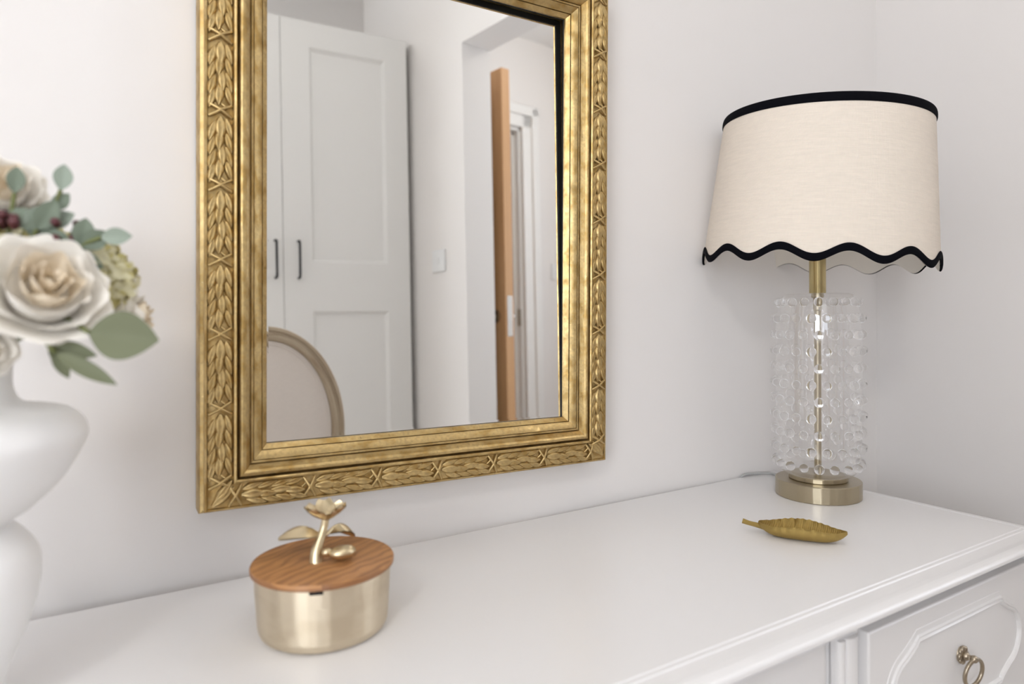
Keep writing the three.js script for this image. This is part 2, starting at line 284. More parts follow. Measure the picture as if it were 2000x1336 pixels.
// ---------------------------------------------------------------- wardrobe seen in the mirror
{
  const w = thing('wardrobe', 'tall white two-door wardrobe with recessed panels and black handles', 'wardrobe', [0, 0, 1.8]);
  mesh('carcass', planarUV(mergeGeometries([box(0.058, 1.056, 0.08, 2.229, 0.022, 0.395), box(0.07, 1.045, 0, 0.08, 0.04, 0.39)])), M.wardrobe, w);
  for (const k of [0, 1]) {
    const x0 = 0.058 + k * 0.5, x1 = x0 + 0.498;
    const d = mesh('door', planarUV(box(x0, x1, 0.085, 2.231, 0.0125, 0.02)), M.wardrobe, w);
    const sl = 0.1 + (k ? 0.006 : 0), frame = [];
    const px0 = x0 + 0.105, px1 = x1 - 0.094, s = new THREE.Shape(); s.moveTo(x0, 0.085); s.lineTo(x1, 0.085); s.lineTo(x1, 2.231); s.lineTo(x0, 2.231); s.closePath();
    for (const [y0, y1] of [[0.19, 1.131], [1.318, 2.134]]) { const h = new THREE.Path(); h.moveTo(px0, y0); h.lineTo(px0, y1); h.lineTo(px1, y1); h.lineTo(px1, y0); h.closePath(); s.holes.push(h); }
    const g = new THREE.ExtrudeGeometry(s, { depth: 0.0125, bevelEnabled: true, bevelSize: 0.0, bevelThickness: 0.0, bevelSegments: 1 });
    mesh('door_frame', planarUV(g), M.wardrobe, d);
    for (const [y0, y1] of [[0.19, 1.131], [1.318, 2.134]]) { // chamfered edges of the recess
      const q = []; const c = 0.012, V = [[px0, y0], [px1, y0], [px1, y1], [px0, y1]], W = [[px0 + c, y0 + c], [px1 - c, y0 + c], [px1 - c, y1 - c], [px0 + c, y1 - c]];
      const pos = []; for (let i = 0; i < 4; i++) { const j = (i + 1) % 4, A = [...V[i], 0.0005], B = [...V[j], 0.0005], C = [...W[j], 0.0123], D = [...W[i], 0.0123]; pos.push(...A, ...C, ...B, ...A, ...D, ...C); }
      const bg = new THREE.BufferGeometry(); bg.setAttribute('position', new THREE.Float32BufferAttribute(pos, 3)); bg.computeVertexNormals();
      mesh('recess_edge', planarUV(bg), M.wardrobe, d);
    }
    const hx = k ? 0.611 : 0.528;
    mesh('handle', tube([[hx, 1.255, 0.0], [hx, 1.2565, -0.02], [hx, 1.262, -0.0255], [hx, 1.275, -0.027], [hx, 1.324, -0.0275], [hx, 1.373, -0.027], [hx, 1.386, -0.0255], [hx, 1.3915, -0.02], [hx, 1.393, 0]], 0.0045, 60, 10), M.black, d, 'black bow handle');
  }
}

// ---------------------------------------------------------------- oval-back chair seen in the mirror
{
  const c = thing('dining_chair', 'oval-backed chair with weathered wood frame and pale linen upholstery', 'chair', [0.345, 0, 1.05]);
  const a = 0.206, b = 0.275, yc = 0.797;
  // moulded wooden oval: profile swept round the ellipse (inner offset n, depth z)
  const prof = [[0, 0.022], [0, -0.004], [-0.003, -0.009], [-0.009, -0.011], [-0.012, -0.0075], [-0.0145, -0.0075], [-0.02, -0.012], [-0.028, -0.013], [-0.034, -0.010], [-0.038, -0.004], [-0.038, 0.022], [0, 0.022]];
  const oval = grid(96, prof.length - 1, (u, v) => { const t = u * 2 * Math.PI, p = prof[Math.round(v * (prof.length - 1))]; return [(a + p[0]) * Math.cos(t), yc + (b + p[0]) * Math.sin(t), p[1], u * 1.5, v * 0.12]; });
  mesh('back_frame', creased(oval, 30), M.weathered, c);
  const pad = grid(48, 12, (u, v) => { const t = -u * 2 * Math.PI, r = v, bul = 0.014 * (1 - r ** 3); return [(a - 0.044) * r * Math.cos(t), yc + (b - 0.044) * r * Math.sin(t), -0.004 - bul, 0.3 * r * Math.cos(t), 0.4 * r * Math.sin(t)]; });
  mesh('back_cushion', pad, M.seat, c);
  const pad2 = grid(48, 8, (u, v) => { const t = u * 2 * Math.PI, r = v; return [(a - 0.037) * r * Math.cos(t), yc + (b - 0.037) * r * Math.sin(t), 0.02 + 0.006 * (1 - r * r), 0.3 * r * Math.cos(t), 0.4 * r * Math.sin(t)]; });
  mesh('back_lining', pad2, M.seat, c);
  const ring = (o, r) => { const pts = []; for (let i = 0; i < 80; i++) { const t = i / 80 * 2 * Math.PI; pts.push([(a + o) * Math.cos(t), yc + (b + o) * Math.sin(t), -0.0055]); } return tube(pts, r, 200, 8, true); };
  mesh('piping', mergeGeometries([ring(-0.0405, 0.003), ring(-0.0462, 0.003)]), M.seat, c);
  for (const sx of [-1, 1]) mesh('back_post', taperTube([[sx * 0.15, 0.43, -0.015], [sx * 0.145, 0.50, 0.0], [sx * 0.13, 0.595, 0.008]], [0.02, 0.017, 0.018], 12, 10), M.weathered, c);
  mesh('seat_rail', planarUV(rbox(-0.235, 0.235, 0.38, 0.43, -0.45, 0.0, 0.015, 3)), M.weathered, c);
  const seat = new RoundedBoxGeometry(0.45, 0.07, 0.43, 4, 0.03); mesh('seat_cushion', planarUV(tr(seat, 0, 0.455, -0.225)), M.seat, c);
  for (const sx of [-1, 1]) { mesh('leg', tr(lathe([[0, 0], [0.011, 0], [0.013, 0.03], [0.02, 0.3], [0.024, 0.34], [0.02, 0.35], [0.025, 0.38], [0, 0.38]], 20), sx * 0.2, 0, -0.41), M.weathered, c); mesh('leg', taperTube([[sx * 0.19, 0, 0.06], [sx * 0.18, 0.2, 0.0], [sx * 0.17, 0.39, -0.02]], [0.013, 0.016, 0.02], 12, 10), M.weathered, c); }
}

// ---------------------------------------------------------------- dressing table
const TOPY = 0.78;
{
  const d = thing('dressing_table', 'white painted dressing table with moulded edge and panelled drawers', 'dressing table', [0, 0, 0.0306], 1.564 * D2R);
  const xl = -0.36, xr = 1.072, zf = 0.411;
  const prof = [[-0.0135, TOPY], [-0.0125, TOPY - 0.0011], [-0.0105, TOPY - 0.0011], [-0.0095, TOPY - 0.0002], [-0.007, TOPY - 0.0002], [-0.006, TOPY - 0.0014], [-0.003, TOPY - 0.0016]];
  for (let i = 0; i <= 8; i++) { const t = i / 8 * Math.PI / 2; prof.push([0.002 + 0.019 * Math.sin(t), TOPY - 0.0125 + 0.0105 * Math.cos(t)]); }
  prof.push([0.0205, TOPY - 0.0140], [0.018, TOPY - 0.0152], [0.012, TOPY - 0.0155], [-0.03, TOPY - 0.0155]);
  const pos = [], ring = (o, y) => [[xl - o, y, 0], [xl - o, y, zf + o], [xr + o, y, zf + o], [xr + o, y, 0]];
  const quad = (A, B, C, D) => pos.push(...A, ...B, ...C, ...A, ...C, ...D);
  for (let i = 0; i < prof.length - 1; i++) { const a = ring(...prof[i]), b = ring(...prof[i + 1]); for (let k = 0; k < 4; k++) { const n = (k + 1) % 4; quad(a[k], b[k], b[n], a[n]); } }
  { const a = ring(...prof[0]), b = ring(...prof[prof.length - 1]); quad(a[0], a[1], a[2], a[3]); quad(b[3], b[2], b[1], b[0]); }
  const g = new THREE.BufferGeometry(); g.setAttribute('position', new THREE.Float32BufferAttribute(pos, 3)); g.computeVertexNormals();
  mesh('table_top', planarUV(creased(g, 40)), M.dresser, d);
  const front = 0.405;
  // carcass: two pedestals and the centre apron
  const ped = (x0, x1) => mesh('pedestal', planarUV(box(x0, x1, 0.06, TOPY - 0.0155, 0.012, front - 0.008)), M.dresser, d);
  ped(0.626, 1.068); ped(-0.356, 0.086);
  for (const [a, b] of [[0.632, 1.062], [-0.35, 0.08]]) mesh('plinth', planarUV(box(a, b, 0, 0.06, 0.02, front - 0.02)), M.dresser, d);
  mesh('cornice', planarUV(creased((() => { const s = new THREE.Shape(); s.moveTo(0, 0); s.lineTo(0.003, 0); s.quadraticCurveTo(0.004, 0.008, 0.010, 0.0105); s.lineTo(0.010, 0.0125); s.lineTo(0, 0.0125); s.closePath(); const e = new THREE.ExtrudeGeometry(s, { depth: 1.424, bevelEnabled: false, curveSegments: 6 }); e.applyMatrix4(new THREE.Matrix4().makeBasis(V3(0, 0, 1), V3(0, 1, 0), V3(-1, 0, 0))); return e.translate(1.068, TOPY - 0.0282, front - 0.008); })(), 30)), M.dresser, d);
  mesh('rail', planarUV(box(0.086, 0.626, 0.60, TOPY - 0.0155, 0.34, front - 0.013)), M.dresser, d);
  // fluted stiles
  for (const x0 of [0.626, -0.356, 1.056, 0.074]) {
    const w = x0 > 1 || (x0 > 0 && x0 < 0.1) ? 0.012 : 0.038;
    const parts = w > 0.02 ? [box(x0, x0 + w, 0.06, TOPY - 0.0282, front - 0.01, front - 0.002), tr(new THREE.CylinderGeometry(0.0055, 0.0055, 0.68, 16), x0 + 0.006, 0.4, front - 0.002), tr(new THREE.CylinderGeometry(0.011, 0.011, 0.68, 20).scale(1, 1, 0.6), x0 + 0.0235, 0.4, front - 0.002)] : [box(x0, x0 + w, 0.06, TOPY - 0.0282, front - 0.01, front)];
    mesh('stile', planarUV(mergeGeometries(parts.map((q) => q.toNonIndexed()))), M.dresser, d);
  }
  // drawers with an applied cartouche moulding
  const outline = (hw, hh, ext) => { // one closed polyline, counter-clockwise
    const q = [[hw, hh], [hw + 0.05 * ext, hh * 0.92], [hw + 0.19 * ext, hh * 0.83], [hw + 0.42 * ext, hh * 0.70], [hw + 0.68 * ext, hh * 0.58], [hw + 0.86 * ext, hh * 0.42], [hw + 0.96 * ext, hh * 0.22], [hw + ext, 0]];
    const R = [...smooth(q, 20)], r2 = R.slice(0, -1).reverse().map(([x, y]) => [x, -y]), right = [...R, ...r2];
    const left = right.map(([x, y]) => [-x, -y]);
    const edge = (A, B, n) => { const o = []; for (let i = 1; i < n; i++) o.push([A[0] + (B[0] - A[0]) * i / n, A[1] + (B[1] - A[1]) * i / n]); return o; };
    const all = [...right.slice().reverse()]; // bottom-right up to top-right
    return [...all, ...edge([hw, hh], [-hw, hh], 6), ...left.slice().reverse(), ...edge([-hw, -hh], [hw, -hh], 6)];
  };
  const moulding = (cx, cy, hw, hh, ext, z) => {
    const o = outline(hw, hh, ext), n = o.length, pr = [[0, 0], [0.0004, 0.0028], [0.0018, 0.004], [0.0034, 0.0030], [0.0042, 0.0022], [0.0052, 0.0036], [0.0068, 0.0036], [0.008, 0.0012], [0.0135, 0.0008], [0.0145, -0.0005]];
    const nor = o.map((p, i) => { const a = o[(i + n - 1) % n], b = o[(i + 1) % n], t = [b[0] - a[0], b[1] - a[1]], l = Math.hypot(...t); return [t[1] / l, -t[0] / l]; });
    return creased(grid(n, pr.length - 1, (u, v) => { const i = Math.round(u * n) % n, p = pr[Math.round(v * (pr.length - 1))]; return [cx + o[i][0] + nor[i][0] * p[0], cy + o[i][1] + nor[i][1] * p[0], z + p[1]]; }), 30);
  };
  const pull = (dr, cx, cy, z) => {
    const pet = []; for (let k = 0; k < 8; k++) { const t = k / 8 * 2 * Math.PI; pet.push(tr(new THREE.SphereGeometry(0.0042, 10, 8).scale(1, 1, 0.6), cx + 0.0072 * Math.cos(t), cy + 0.0072 * Math.sin(t), z + 0.003)); }
    pet.push(tr(new THREE.CylinderGeometry(0.0085, 0.0095, 0.003, 24).rotateX(Math.PI / 2), cx, cy, z + 0.0015), tr(new THREE.SphereGeometry(0.0052, 14, 10), cx, cy, z + 0.006), tr(new THREE.CylinderGeometry(0.0032, 0.0032, 0.012, 12).rotateX(Math.PI / 2), cx, cy, z + 0.009), tr(new THREE.SphereGeometry(0.0045, 12, 10), cx, cy, z + 0.015));
    mesh('rosette', mergeGeometries(pet), M.pewter, dr, 'aged brass flower rosette');
    mesh('pull_ring', tr(new THREE.TorusGeometry(0.0165, 0.0023, 12, 48).rotateY(-0.12).rotateX(0.1), cx, cy - 0.0165, z + 0.0145), M.pewter, dr, 'aged brass ring pull');
  };
  const drawer = (x0, x1, y0, y1, z, hw, hh, ext, withPull) => {
    const dr = mesh('drawer', planarUV(rbox(x0, x1, y0, y1, z - 0.025, z, 0.003, 2)), M.dresser, d);
    const cx = (x0 + x1) / 2, cy = (y0 + y1) / 2;
    mesh('panel_moulding', moulding(cx, cy, hw, hh, ext, z), M.dresser, dr);
    if (withPull) pull(dr, cx, cy + 0.008, z);
  };
  for (const [x0, x1] of [[0.672, 1.056], [-0.310, 0.074]]) for (const [y0, y1] of [[0.575, 0.7395], [0.40, 0.57], [0.08, 0.395]]) drawer(x0, x1, y0, y1, front + 0.006, 0.099, (y1 - y0) / 2 - 0.0335, 0.05, true);
  drawer(0.096, 0.616, 0.615, 0.7395, front - 0.006, 0.18, 0.028, 0.05, true);
}

// ---------------------------------------------------------------- gilt mirror
{
  const W = 0.548, H = 0.7116, FW = 0.067, BAND = 0.0158, BZ = 0.0455;
  const g = thing('wall_mirror', 'large rectangular mirror in a carved antique gold frame on the wall', 'mirror', [0.3634, 1.2174, 0.0]);
  g.rotation.set(0.259 * D2R, 0, -0.641 * D2R);
  const arc = []; for (let i = 0; i <= 12; i++) { const t = i / 12; arc.push([0.0342 + 0.0128 * t, 0.0405 + 0.0105 * Math.pow(Math.max(0, Math.sin(Math.PI * Math.min(1, 0.985 * Math.pow(t, 0.58)))), 0.72) + 0.0015 * t]); }
  const prof = [[-0.0042, 0.003], [-0.0042, 0.030], [-0.0030, 0.0325], [0.0008, 0.0335], [0.0008, 0.0375], [0, 0.0385], [0, 0.0455], [0.0012, 0.0472], [0.0026, 0.0468], [0.0036, 0.0445], [0.009, BZ], [BAND, BZ + 0.0012], [0.023, BZ], [0.0278, 0.0445],
    [0.0285, 0.0475], [0.0295, 0.0510], [0.0315, 0.0515], [0.0328, 0.0500], [0.0336, 0.0425], ...arc, [0.0473, 0.0380], [0.0483, 0.0380], [0.0485, 0.0428], [0.0507, 0.0425], [0.0509, 0.0398], [0.0515, 0.0398], [0.0517, 0.0424], [0.0606, 0.0376], [0.0608, 0.0338], [0.0615, 0.0338], [0.0617, 0.0366], [0.0655, 0.0338], [0.067, 0.0322], [0.067, 0.0285], [0.060, 0.0285], [0.060, 0.004]];
  const dist = [0]; for (let i = 1; i < prof.length; i++) dist.push(dist[i - 1] + Math.hypot(prof[i][0] - prof[i - 1][0], prof[i][1] - prof[i - 1][1]));
  const rail = (L, off) => creased(grid(40, prof.length - 1, (u, v) => { const k = Math.round(v * (prof.length - 1)), p = prof[k], s = p[0] + (L - 2 * p[0]) * u; return [s, p[0], p[1], s + off, dist[k] + off]; }), 28);
  // one laurel leaf in relief: along +x, width in y, raised in z, tip lifted
  const leaf = (len, wid, h, lift) => grid(6, 8, (u, v) => { const c = u * 2 - 1, x = v, half = wid * 0.5 * Math.pow(Math.sin(Math.PI * Math.min(0.985, 0.06 + 0.94 * x)), 0.75) * (x > 0.5 ? 1 - 0.25 * (x - 0.5) : 1); const rib = 1 - 0.35 * Math.exp(-c * c * 18); return [len * x, c * half, h * (1 - c * c * c * c) * rib * Math.pow(Math.sin(Math.PI * (0.08 + 0.88 * x)), 0.5) + lift * x - 0.0006]; });
  const put = (geo, x, y, z, a) => { const q = geo.clone(); q.rotateZ(a); q.translate(x, y, z); return q; };
  const PER = 0.081, spray = [], L1 = leaf(0.0235, 0.0108, 0.0042, 0.0020), L2 = leaf(0.0225, 0.0094, 0.0038, 0.0014), big = leaf(0.026, 0.0135, 0.0050, 0.0010);
  spray.push(put(big, 0.0065, 0, 0.0012, 0));
  [0.021, 0.037, 0.0525].forEach((s, i) => spray.push(put(L1, s, (i % 2 ? 0.0008 : -0.0008), 0.0012, i % 2 ? 0.06 : -0.06)));
  [0.008, 0.0235, 0.039, 0.0535].forEach((s, i) => { spray.push(put(L2, s, 0.0056, 0.0002, 0.26)); spray.push(put(L2, s + 0.004, -0.0056, 0.0002, -0.26)); });
  spray.push(tr(new THREE.SphereGeometry(0.0021, 8, 6), 0.019, 0.0088, 0.0012), tr(new THREE.SphereGeometry(0.0021, 8, 6), 0.034, -0.0088, 0.0012));
  const sprayGeo = mergeGeometries(spray.map((q) => q.toNonIndexed()).map((q) => { q.deleteAttribute('uv'); return q; })).translate(0, 0, 0);
  const uvOf = (q) => planarUV(q);
  const bar = (a) => tube([[-0.0065, -0.0115 * a, 0], [-0.003, -0.005 * a, 0.0028], [0, 0, 0.0042], [0.003, 0.005 * a, 0.0028], [0.0065, 0.0115 * a, 0]], 0.0017, 14, 6);
  const tieGeo = uvOf(mergeGeometries([bar(1), bar(-1), tube([[-0.0085, 0, 0], [-0.004, 0.006, 0.002], [-0.0065, 0.0112, 0.0006]], 0.0013, 10, 6)]));
  const SG = uvOf(sprayGeo);
  const sides = [[W, 0, -W / 2, -H / 2, 1], [H, Math.PI / 2, W / 2, -H / 2, -1], [W, Math.PI, W / 2, H / 2, -1], [H, -Math.PI / 2, -W / 2, H / 2, 1]];
  sides.forEach(([L, a, x, y, dir], k) => {
    const r = mesh('frame_rail', rail(L, 0.137 * k), M.gold, g); r.rotation.z = a; r.position.set(x, y, 0);
    const n = Math.floor((L - 0.02) / PER), s0 = (L - n * PER) / 2;
    for (let i = 0; i < n; i++) {
      const sp = mesh('laurel_spray', SG, M.gold, r); sp.position.set(dir > 0 ? s0 + i * PER : s0 + (i + 1) * PER, BAND, BZ); if (dir < 0) sp.rotation.z = Math.PI;
    }
    for (let i = 0; i <= n; i++) { const t = mesh('ribbon_tie', tieGeo, M.gold, r); t.position.set(s0 + i * PER, BAND, BZ + 0.001); if (dir < 0) t.rotation.z = Math.PI; }
    for (const [sx, a2] of [[0.0115, 0.7], [0.0145, 0.95]]) { const lf = mesh('corner_leaf', uvOf(leaf(0.03, 0.0115, 0.004, 0.001)), M.gold, r); lf.position.set(sx - 0.004, 0.006 + (sx - 0.0115), BZ + 0.001); lf.rotation.z = a2; }
  });
  // glass, bevelled along its edges, leaning slightly back inside the rebate
  const gw = (W - 2 * FW) / 2 + 0.004, gh = (H - 2 * FW) / 2 + 0.004, bv = 0.0075, bd = 0.0002;
  const gg = mesh('mirror_glass', new THREE.PlaneGeometry(2 * (gw - bv), 2 * (gh - bv)), M.mirror, g, 'silvered mirror glass');
  gg.position.set(0, 0, 0.0212); gg.rotation.x = -0.96 * D2R;
  const B = [[-1, -1], [1, -1], [1, 1], [-1, 1]];
  for (let i = 0; i < 4; i++) { const j = (i + 1) % 4, A = B[i], C = B[j];
    const p = [[A[0] * gw, A[1] * gh, bd], [C[0] * gw, C[1] * gh, bd], [C[0] * (gw - bv), C[1] * (gh - bv), 0], [A[0] * (gw - bv), A[1] * (gh - bv), 0]];
    const bg = new THREE.BufferGeometry(); bg.setAttribute('position', new THREE.Float32BufferAttribute([...p[0], ...p[1], ...p[2], ...p[0], ...p[2], ...p[3]], 3)); bg.computeVertexNormals(); mesh('bevelled_edge', planarUV(bg), M.mirror, gg, 'bevelled edge of the mirror glass'); }
  for (const [a, b, c, d] of [[-gw + 0.003, gw - 0.003, -gh - 0.004, -gh + 0.0041], [-gw + 0.003, gw - 0.003, gh - 0.0041, gh + 0.004], [-gw - 0.004, -gw + 0.0041, -gh - 0.004, gh + 0.004], [gw - 0.0041, gw + 0.004, -gh - 0.004, gh + 0.004]]) mesh('rebate', box(a, b, c, d, 0.0255, 0.0284), M.darkgap, g, 'dark rebate behind the gilt lip');
  mesh('backing_board', box(-gw - 0.003, gw + 0.003, -gh - 0.003, gh + 0.003, 0.004, 0.0075), M.darkgap, g);
}

// ---------------------------------------------------------------- table lamp
{
  const L = thing('table_lamp', 'bubbled clear glass table lamp with scalloped linen shade and black trim', 'lamp', [0.985, TOPY, 0.1489]);
  mesh('base', lathe([[0, 0], [0.0635, 0], [0.0648, 0.0012], [0.0648, 0.0255], [0.0638, 0.0265], [0.043, 0.0268], [0, 0.0268]], 96), M.brass, L, 'brushed brass round base');
  mesh('collar', lathe([[0, 0.0268], [0.0435, 0.0268], [0.0446, 0.0278], [0.0446, 0.0335], [0.0438, 0.0345], [0, 0.0345]], 80), M.brass, L, 'brushed brass ring under the glass');
  const gp = smooth([[0.040, 0.0346], [0.050, 0.0362], [0.0595, 0.045], [0.0632, 0.060], [0.0640, 0.09], [0.0640, 0.18], [0.0640, 0.25], [0.0632, 0.282], [0.0605, 0.303], [0.056, 0.318], [0.051, 0.3238], [0.044, 0.3258], [0.025, 0.3262], [0.009, 0.3262]], 60);
  const radiusAt = (y) => { for (let i = 1; i < gp.length; i++) if (gp[i][1] >= y) { const a = gp[i - 1], b = gp[i], t = (y - a[1]) / Math.max(1e-6, b[1] - a[1]); return a[0] + (b[0] - a[0]) * t; } return 0.04; };
  mesh('glass_body', new THREE.LatheGeometry(gp.map(([r, y]) => new THREE.Vector2(r, y)), 96), M.glassThin, L, 'clear blown glass cylinder');
  const rows = 11, cols = 18, y0 = 0.054, y1 = 0.312, knob = new THREE.SphereGeometry(0.0071, 20, 14);
  for (let j = 0; j < rows; j++) for (let i = 0; i < cols; i++) {
    const y = y0 + (y1 - y0) * j / (rows - 1), t = (i + (j % 2) * 0.5) / cols * 2 * Math.PI + 0.05, r = radiusAt(y) + 0.0012;
    const k = mesh('glass_knob', knob, M.glassSolid, L); k.position.set(r * Math.cos(t), y, r * Math.sin(t)); k.scale.setScalar(0.92 + 0.14 * ((i * 7 + j * 5) % 5) / 4);
  }
  mesh('stem', lathe([[0, 0.0345], [0.0055, 0.0345], [0.0055, 0.298], [0.0068, 0.300], [0.0068, 0.318], [0.0095, 0.320], [0.0095, 0.3258], [0, 0.3258]], 28), M.brass, L);
  mesh('socket', lathe([[0, 0.3266], [0.0122, 0.3266], [0.0126, 0.3275], [0.0126, 0.395], [0.0148, 0.397], [0.0148, 0.436], [0.012, 0.44], [0, 0.44]], 36), M.brassYellow, L, 'yellow brass lamp socket');
  mesh('bulb', lathe([[0, 0.44], [0.0125, 0.44], [0.014, 0.455], [0.026, 0.48], [0.029, 0.5], [0.026, 0.52], [0.014, 0.533], [0, 0.536]], 28), M.ceramic, L, 'unlit white bulb');
  // shade: angle psi measured from the side facing the front-left corner of the room
  const A0 = Math.atan2(0.70, -0.985), yt = 0.600, yb = 0.379, rt = 0.1535, rb = 0.1735, sc = 0.0080, NS = 12;
  const sh = mesh('shade', new THREE.BufferGeometry(), M.shade, L, 'natural linen scalloped drum shade');
  const dir = (psi) => { const t = A0 - psi; return [Math.cos(t), Math.sin(t)]; };
  const yBot = (psi) => yb - sc * Math.cos(NS * (psi + 0.005));
  const rAt = (y) => rt + (rb - rt) * (yt - y) / (yt - yb);
  const wallSurf = (off, flip) => grid(240, 10, (u, v) => { const psi = (flip ? 1 - u : u) * 2 * Math.PI, b = yBot(psi) - (flip ? 0 : 0.0034), y = b + (yt - b) * v, r = rAt(y) - off, d = dir(psi); return [r * d[0], y, r * d[1], u, (y - yb) / (yt - yb)]; }, true);
  sh.geometry = wallSurf(0, true);
  mesh('lining', wallSurf(0.0022, false), M.lining, sh, 'cream shade lining');
  const edge = []; for (let i = 0; i < 240; i++) { const psi = i / 240 * 2 * Math.PI, y = yBot(psi) + 0.001, d = dir(psi), r = rAt(y) + 0.0002; edge.push(V3(r * d[0], y, r * d[1])); }
  const trimGeo = grid(480, 14, (u, v) => { const psi = u * 2 * Math.PI, y = yBot(psi) + 0.0015, d = dir(psi), r = rAt(y) + 0.0006, t = v * 2 * Math.PI; const h = 0.0058 * Math.sin(t), w = 0.0019 * Math.cos(t); return [(r + w) * d[0], y + h, (r + w) * d[1]]; }, true);
  mesh('shade_trim', trimGeo, M.blackTrim, sh, 'black wavy trim along the bottom edge');
  mesh('shade_trim', grid(160, 14, (u, v) => { const psi = u * 2 * Math.PI, d = dir(psi), t = v * 2 * Math.PI, y = yt - 0.002 + 0.0068 * Math.sin(t), r = rAt(y) + 0.0004 + 0.0018 * Math.cos(t); return [r * d[0], y, r * d[1]]; }, true), M.blackTrim, sh, 'black band round the top edge');
  for (let k = 0; k < 3; k++) mesh('shade_spoke', tube([[0.012 * Math.cos(k * 2.094), 0.396, 0.012 * Math.sin(k * 2.094)], [0.1 * Math.cos(k * 2.094), 0.41, 0.1 * Math.sin(k * 2.094)], [(rAt(0.44) - 0.002) * Math.cos(k * 2.094), 0.44, (rAt(0.44) - 0.002) * Math.sin(k * 2.094)]], 0.0013, 20, 6), M.brass, sh);
  // the shade sits slightly askew on its socket
  { const rgt = V3(0.579, 0, 0.815), fwd = V3(0.815, 0, -0.579), pv = V3(0, 0.44, 0), q = new THREE.Quaternion().setFromAxisAngle(fwd.normalize(), 3.6 * D2R); sh.quaternion.copy(q); sh.position.copy(pv).sub(pv.clone().applyQuaternion(q)); }
  mesh('cord', tube([[0.02, 0.006, -0.058], [0.040, 0.004, -0.10], [0.043, 0.0035, -0.128], [0.020, 0.0035, -0.1405], [-0.008, 0.003, -0.1445], [-0.018, -0.006, -0.1462], [-0.0185, -0.016, -0.1462]], 0.0024, 60, 8), M.cord, L, 'clear grey flex running behind the table');
}

// ---------------------------------------------------------------- trinket box
{
  const T = thing('trinket_box', 'round champagne metal trinket box with wooden lid and metal flower handle', 'box', [0.173, TOPY, 0.1961]);
  const body = new THREE.LatheGeometry(smooth([[0, 0], [0.045, 0.0002], [0.0545, 0.0012], [0.0590, 0.0055], [0.0605, 0.016], [0.0615, 0.032], [0.0624, 0.048], [0.0628, 0.0588]], 40).concat([[0.0617, 0.0592], [0.0605, 0.0588], [0.0595, 0.01], [0.0, 0.006]]).map(([r, y]) => new THREE.Vector2(r, y)), 96);
  mesh('body', creased(body, 40), M.tin, T, 'brushed champagne metal tub');
  const lid = mesh('lid', planarUV(lathe([[0, 0.0575], [0.0585, 0.0575], [0.0588, 0.0596], [0.0648, 0.0596], [0.0662, 0.0608], [0.0664, 0.0640], [0.0656, 0.0656], [0.064, 0.0661], [0, 0.0661]], 96)), M.lidwood, T, 'striped brown wooden lid');
  lid.rotation.y = 0.5;
  mesh('notch', tr(rbox(-0.006, 0.006, 0.0560, 0.0596, -0.003, 0.001, 0.001), 0, 0, 0.0628).rotateY(-0.36), M.darkgap, T, 'small dark notch below the lid');
  const K = 0.0661, H = new THREE.Group(); H.name = 'flower_handle'; T.add(H);
  mesh('stem', taperTube([[-0.0085, K - 0.001, 0.006], [-0.0075, K + 0.009, 0.0045], [-0.003, K + 0.02, 0.002], [0.0008, K + 0.03, 0.0006], [0.0022, K + 0.037, 0.0008]], [0.0066, 0.0056, 0.0046, 0.0036, 0.0036], 24, 12), M.knobGold, H, 'gnarled metal stem');
  mesh('stem', taperTube([[-0.003, K + 0.02, 0.002], [0.003, K + 0.0225, 0.0005], [0.010, K + 0.026, -0.003]], [0.0026, 0.0022, 0.0015], 14, 8), M.knobGold, H);
  const petal = (len, wid, cup) => { const f = (off) => (u, v) => { const c = u * 2 - 1, half = wid * 0.5 * Math.pow(Math.sin(Math.PI * (0.14 + 0.70 * v)), 0.8), x = len * (v - 0.08 * v * v * c * c); return [x, cup * Math.pow(v, 1.6) + 0.0035 * c * c + off, c * half]; }; return mergeGeometries([grid(8, 10, f(0.0006)), grid(8, 10, (u, v) => f(-0.0004)(1 - u, v))]); };
  const pg = petal(0.0225, 0.0185, 0.0085);
  for (let k = 0; k < 6; k++) { const p = mesh('petal', pg, M.knobGold, H); p.position.set(0.0026, K + 0.0365, 0.001); p.rotation.set(0, k / 6 * 2 * Math.PI + 0.35, k % 2 ? 0.22 : 0.08); }
  mesh('flower_centre', tr(new THREE.SphereGeometry(0.0036, 14, 10), 0.0026, K + 0.041, 0.001), M.knobGold, H);
  const fold = (len, wid) => { const f = (o) => (u, v) => { const c = u * 2 - 1, half = wid * 0.5 * Math.pow(Math.sin(Math.PI * (0.04 + 0.93 * v)), 0.8); return [len * v, 0.008 * Math.sin(Math.PI * v) - 0.006 * v * v + Math.abs(c) * half * -0.55 + o, c * half * 0.8]; }; return mergeGeometries([grid(10, 12, f(0.0007)), grid(10, 12, (u, v) => f(-0.0005)(1 - u, v))]); };
  const l1 = mesh('leaf', fold(0.041, 0.027), M.knobGold, H, 'folded metal leaf'); l1.position.set(-0.002, K + 0.0235, 0.0015); l1.rotation.set(0.1, Math.PI - 0.55, 0.0);
  const l2 = mesh('leaf', fold(0.033, 0.026), M.knobGold, H, 'folded metal leaf'); l2.position.set(0.004, K + 0.0235, -0.001); l2.rotation.set(-0.2, 0.35, -0.08);
  mesh('bud', tr(new THREE.SphereGeometry(0.0125, 20, 14).scale(1, 0.52, 0.72), 0.0135, K + 0.0085, 0.018), M.knobGold, H, 'polished metal bud');
  mesh('bud', tr(new THREE.SphereGeometry(0.005, 14, 10).scale(1, 0.8, 0.8), 0.0, K + 0.0095, 0.0135), M.knobGold, H, 'polished metal bud');
}

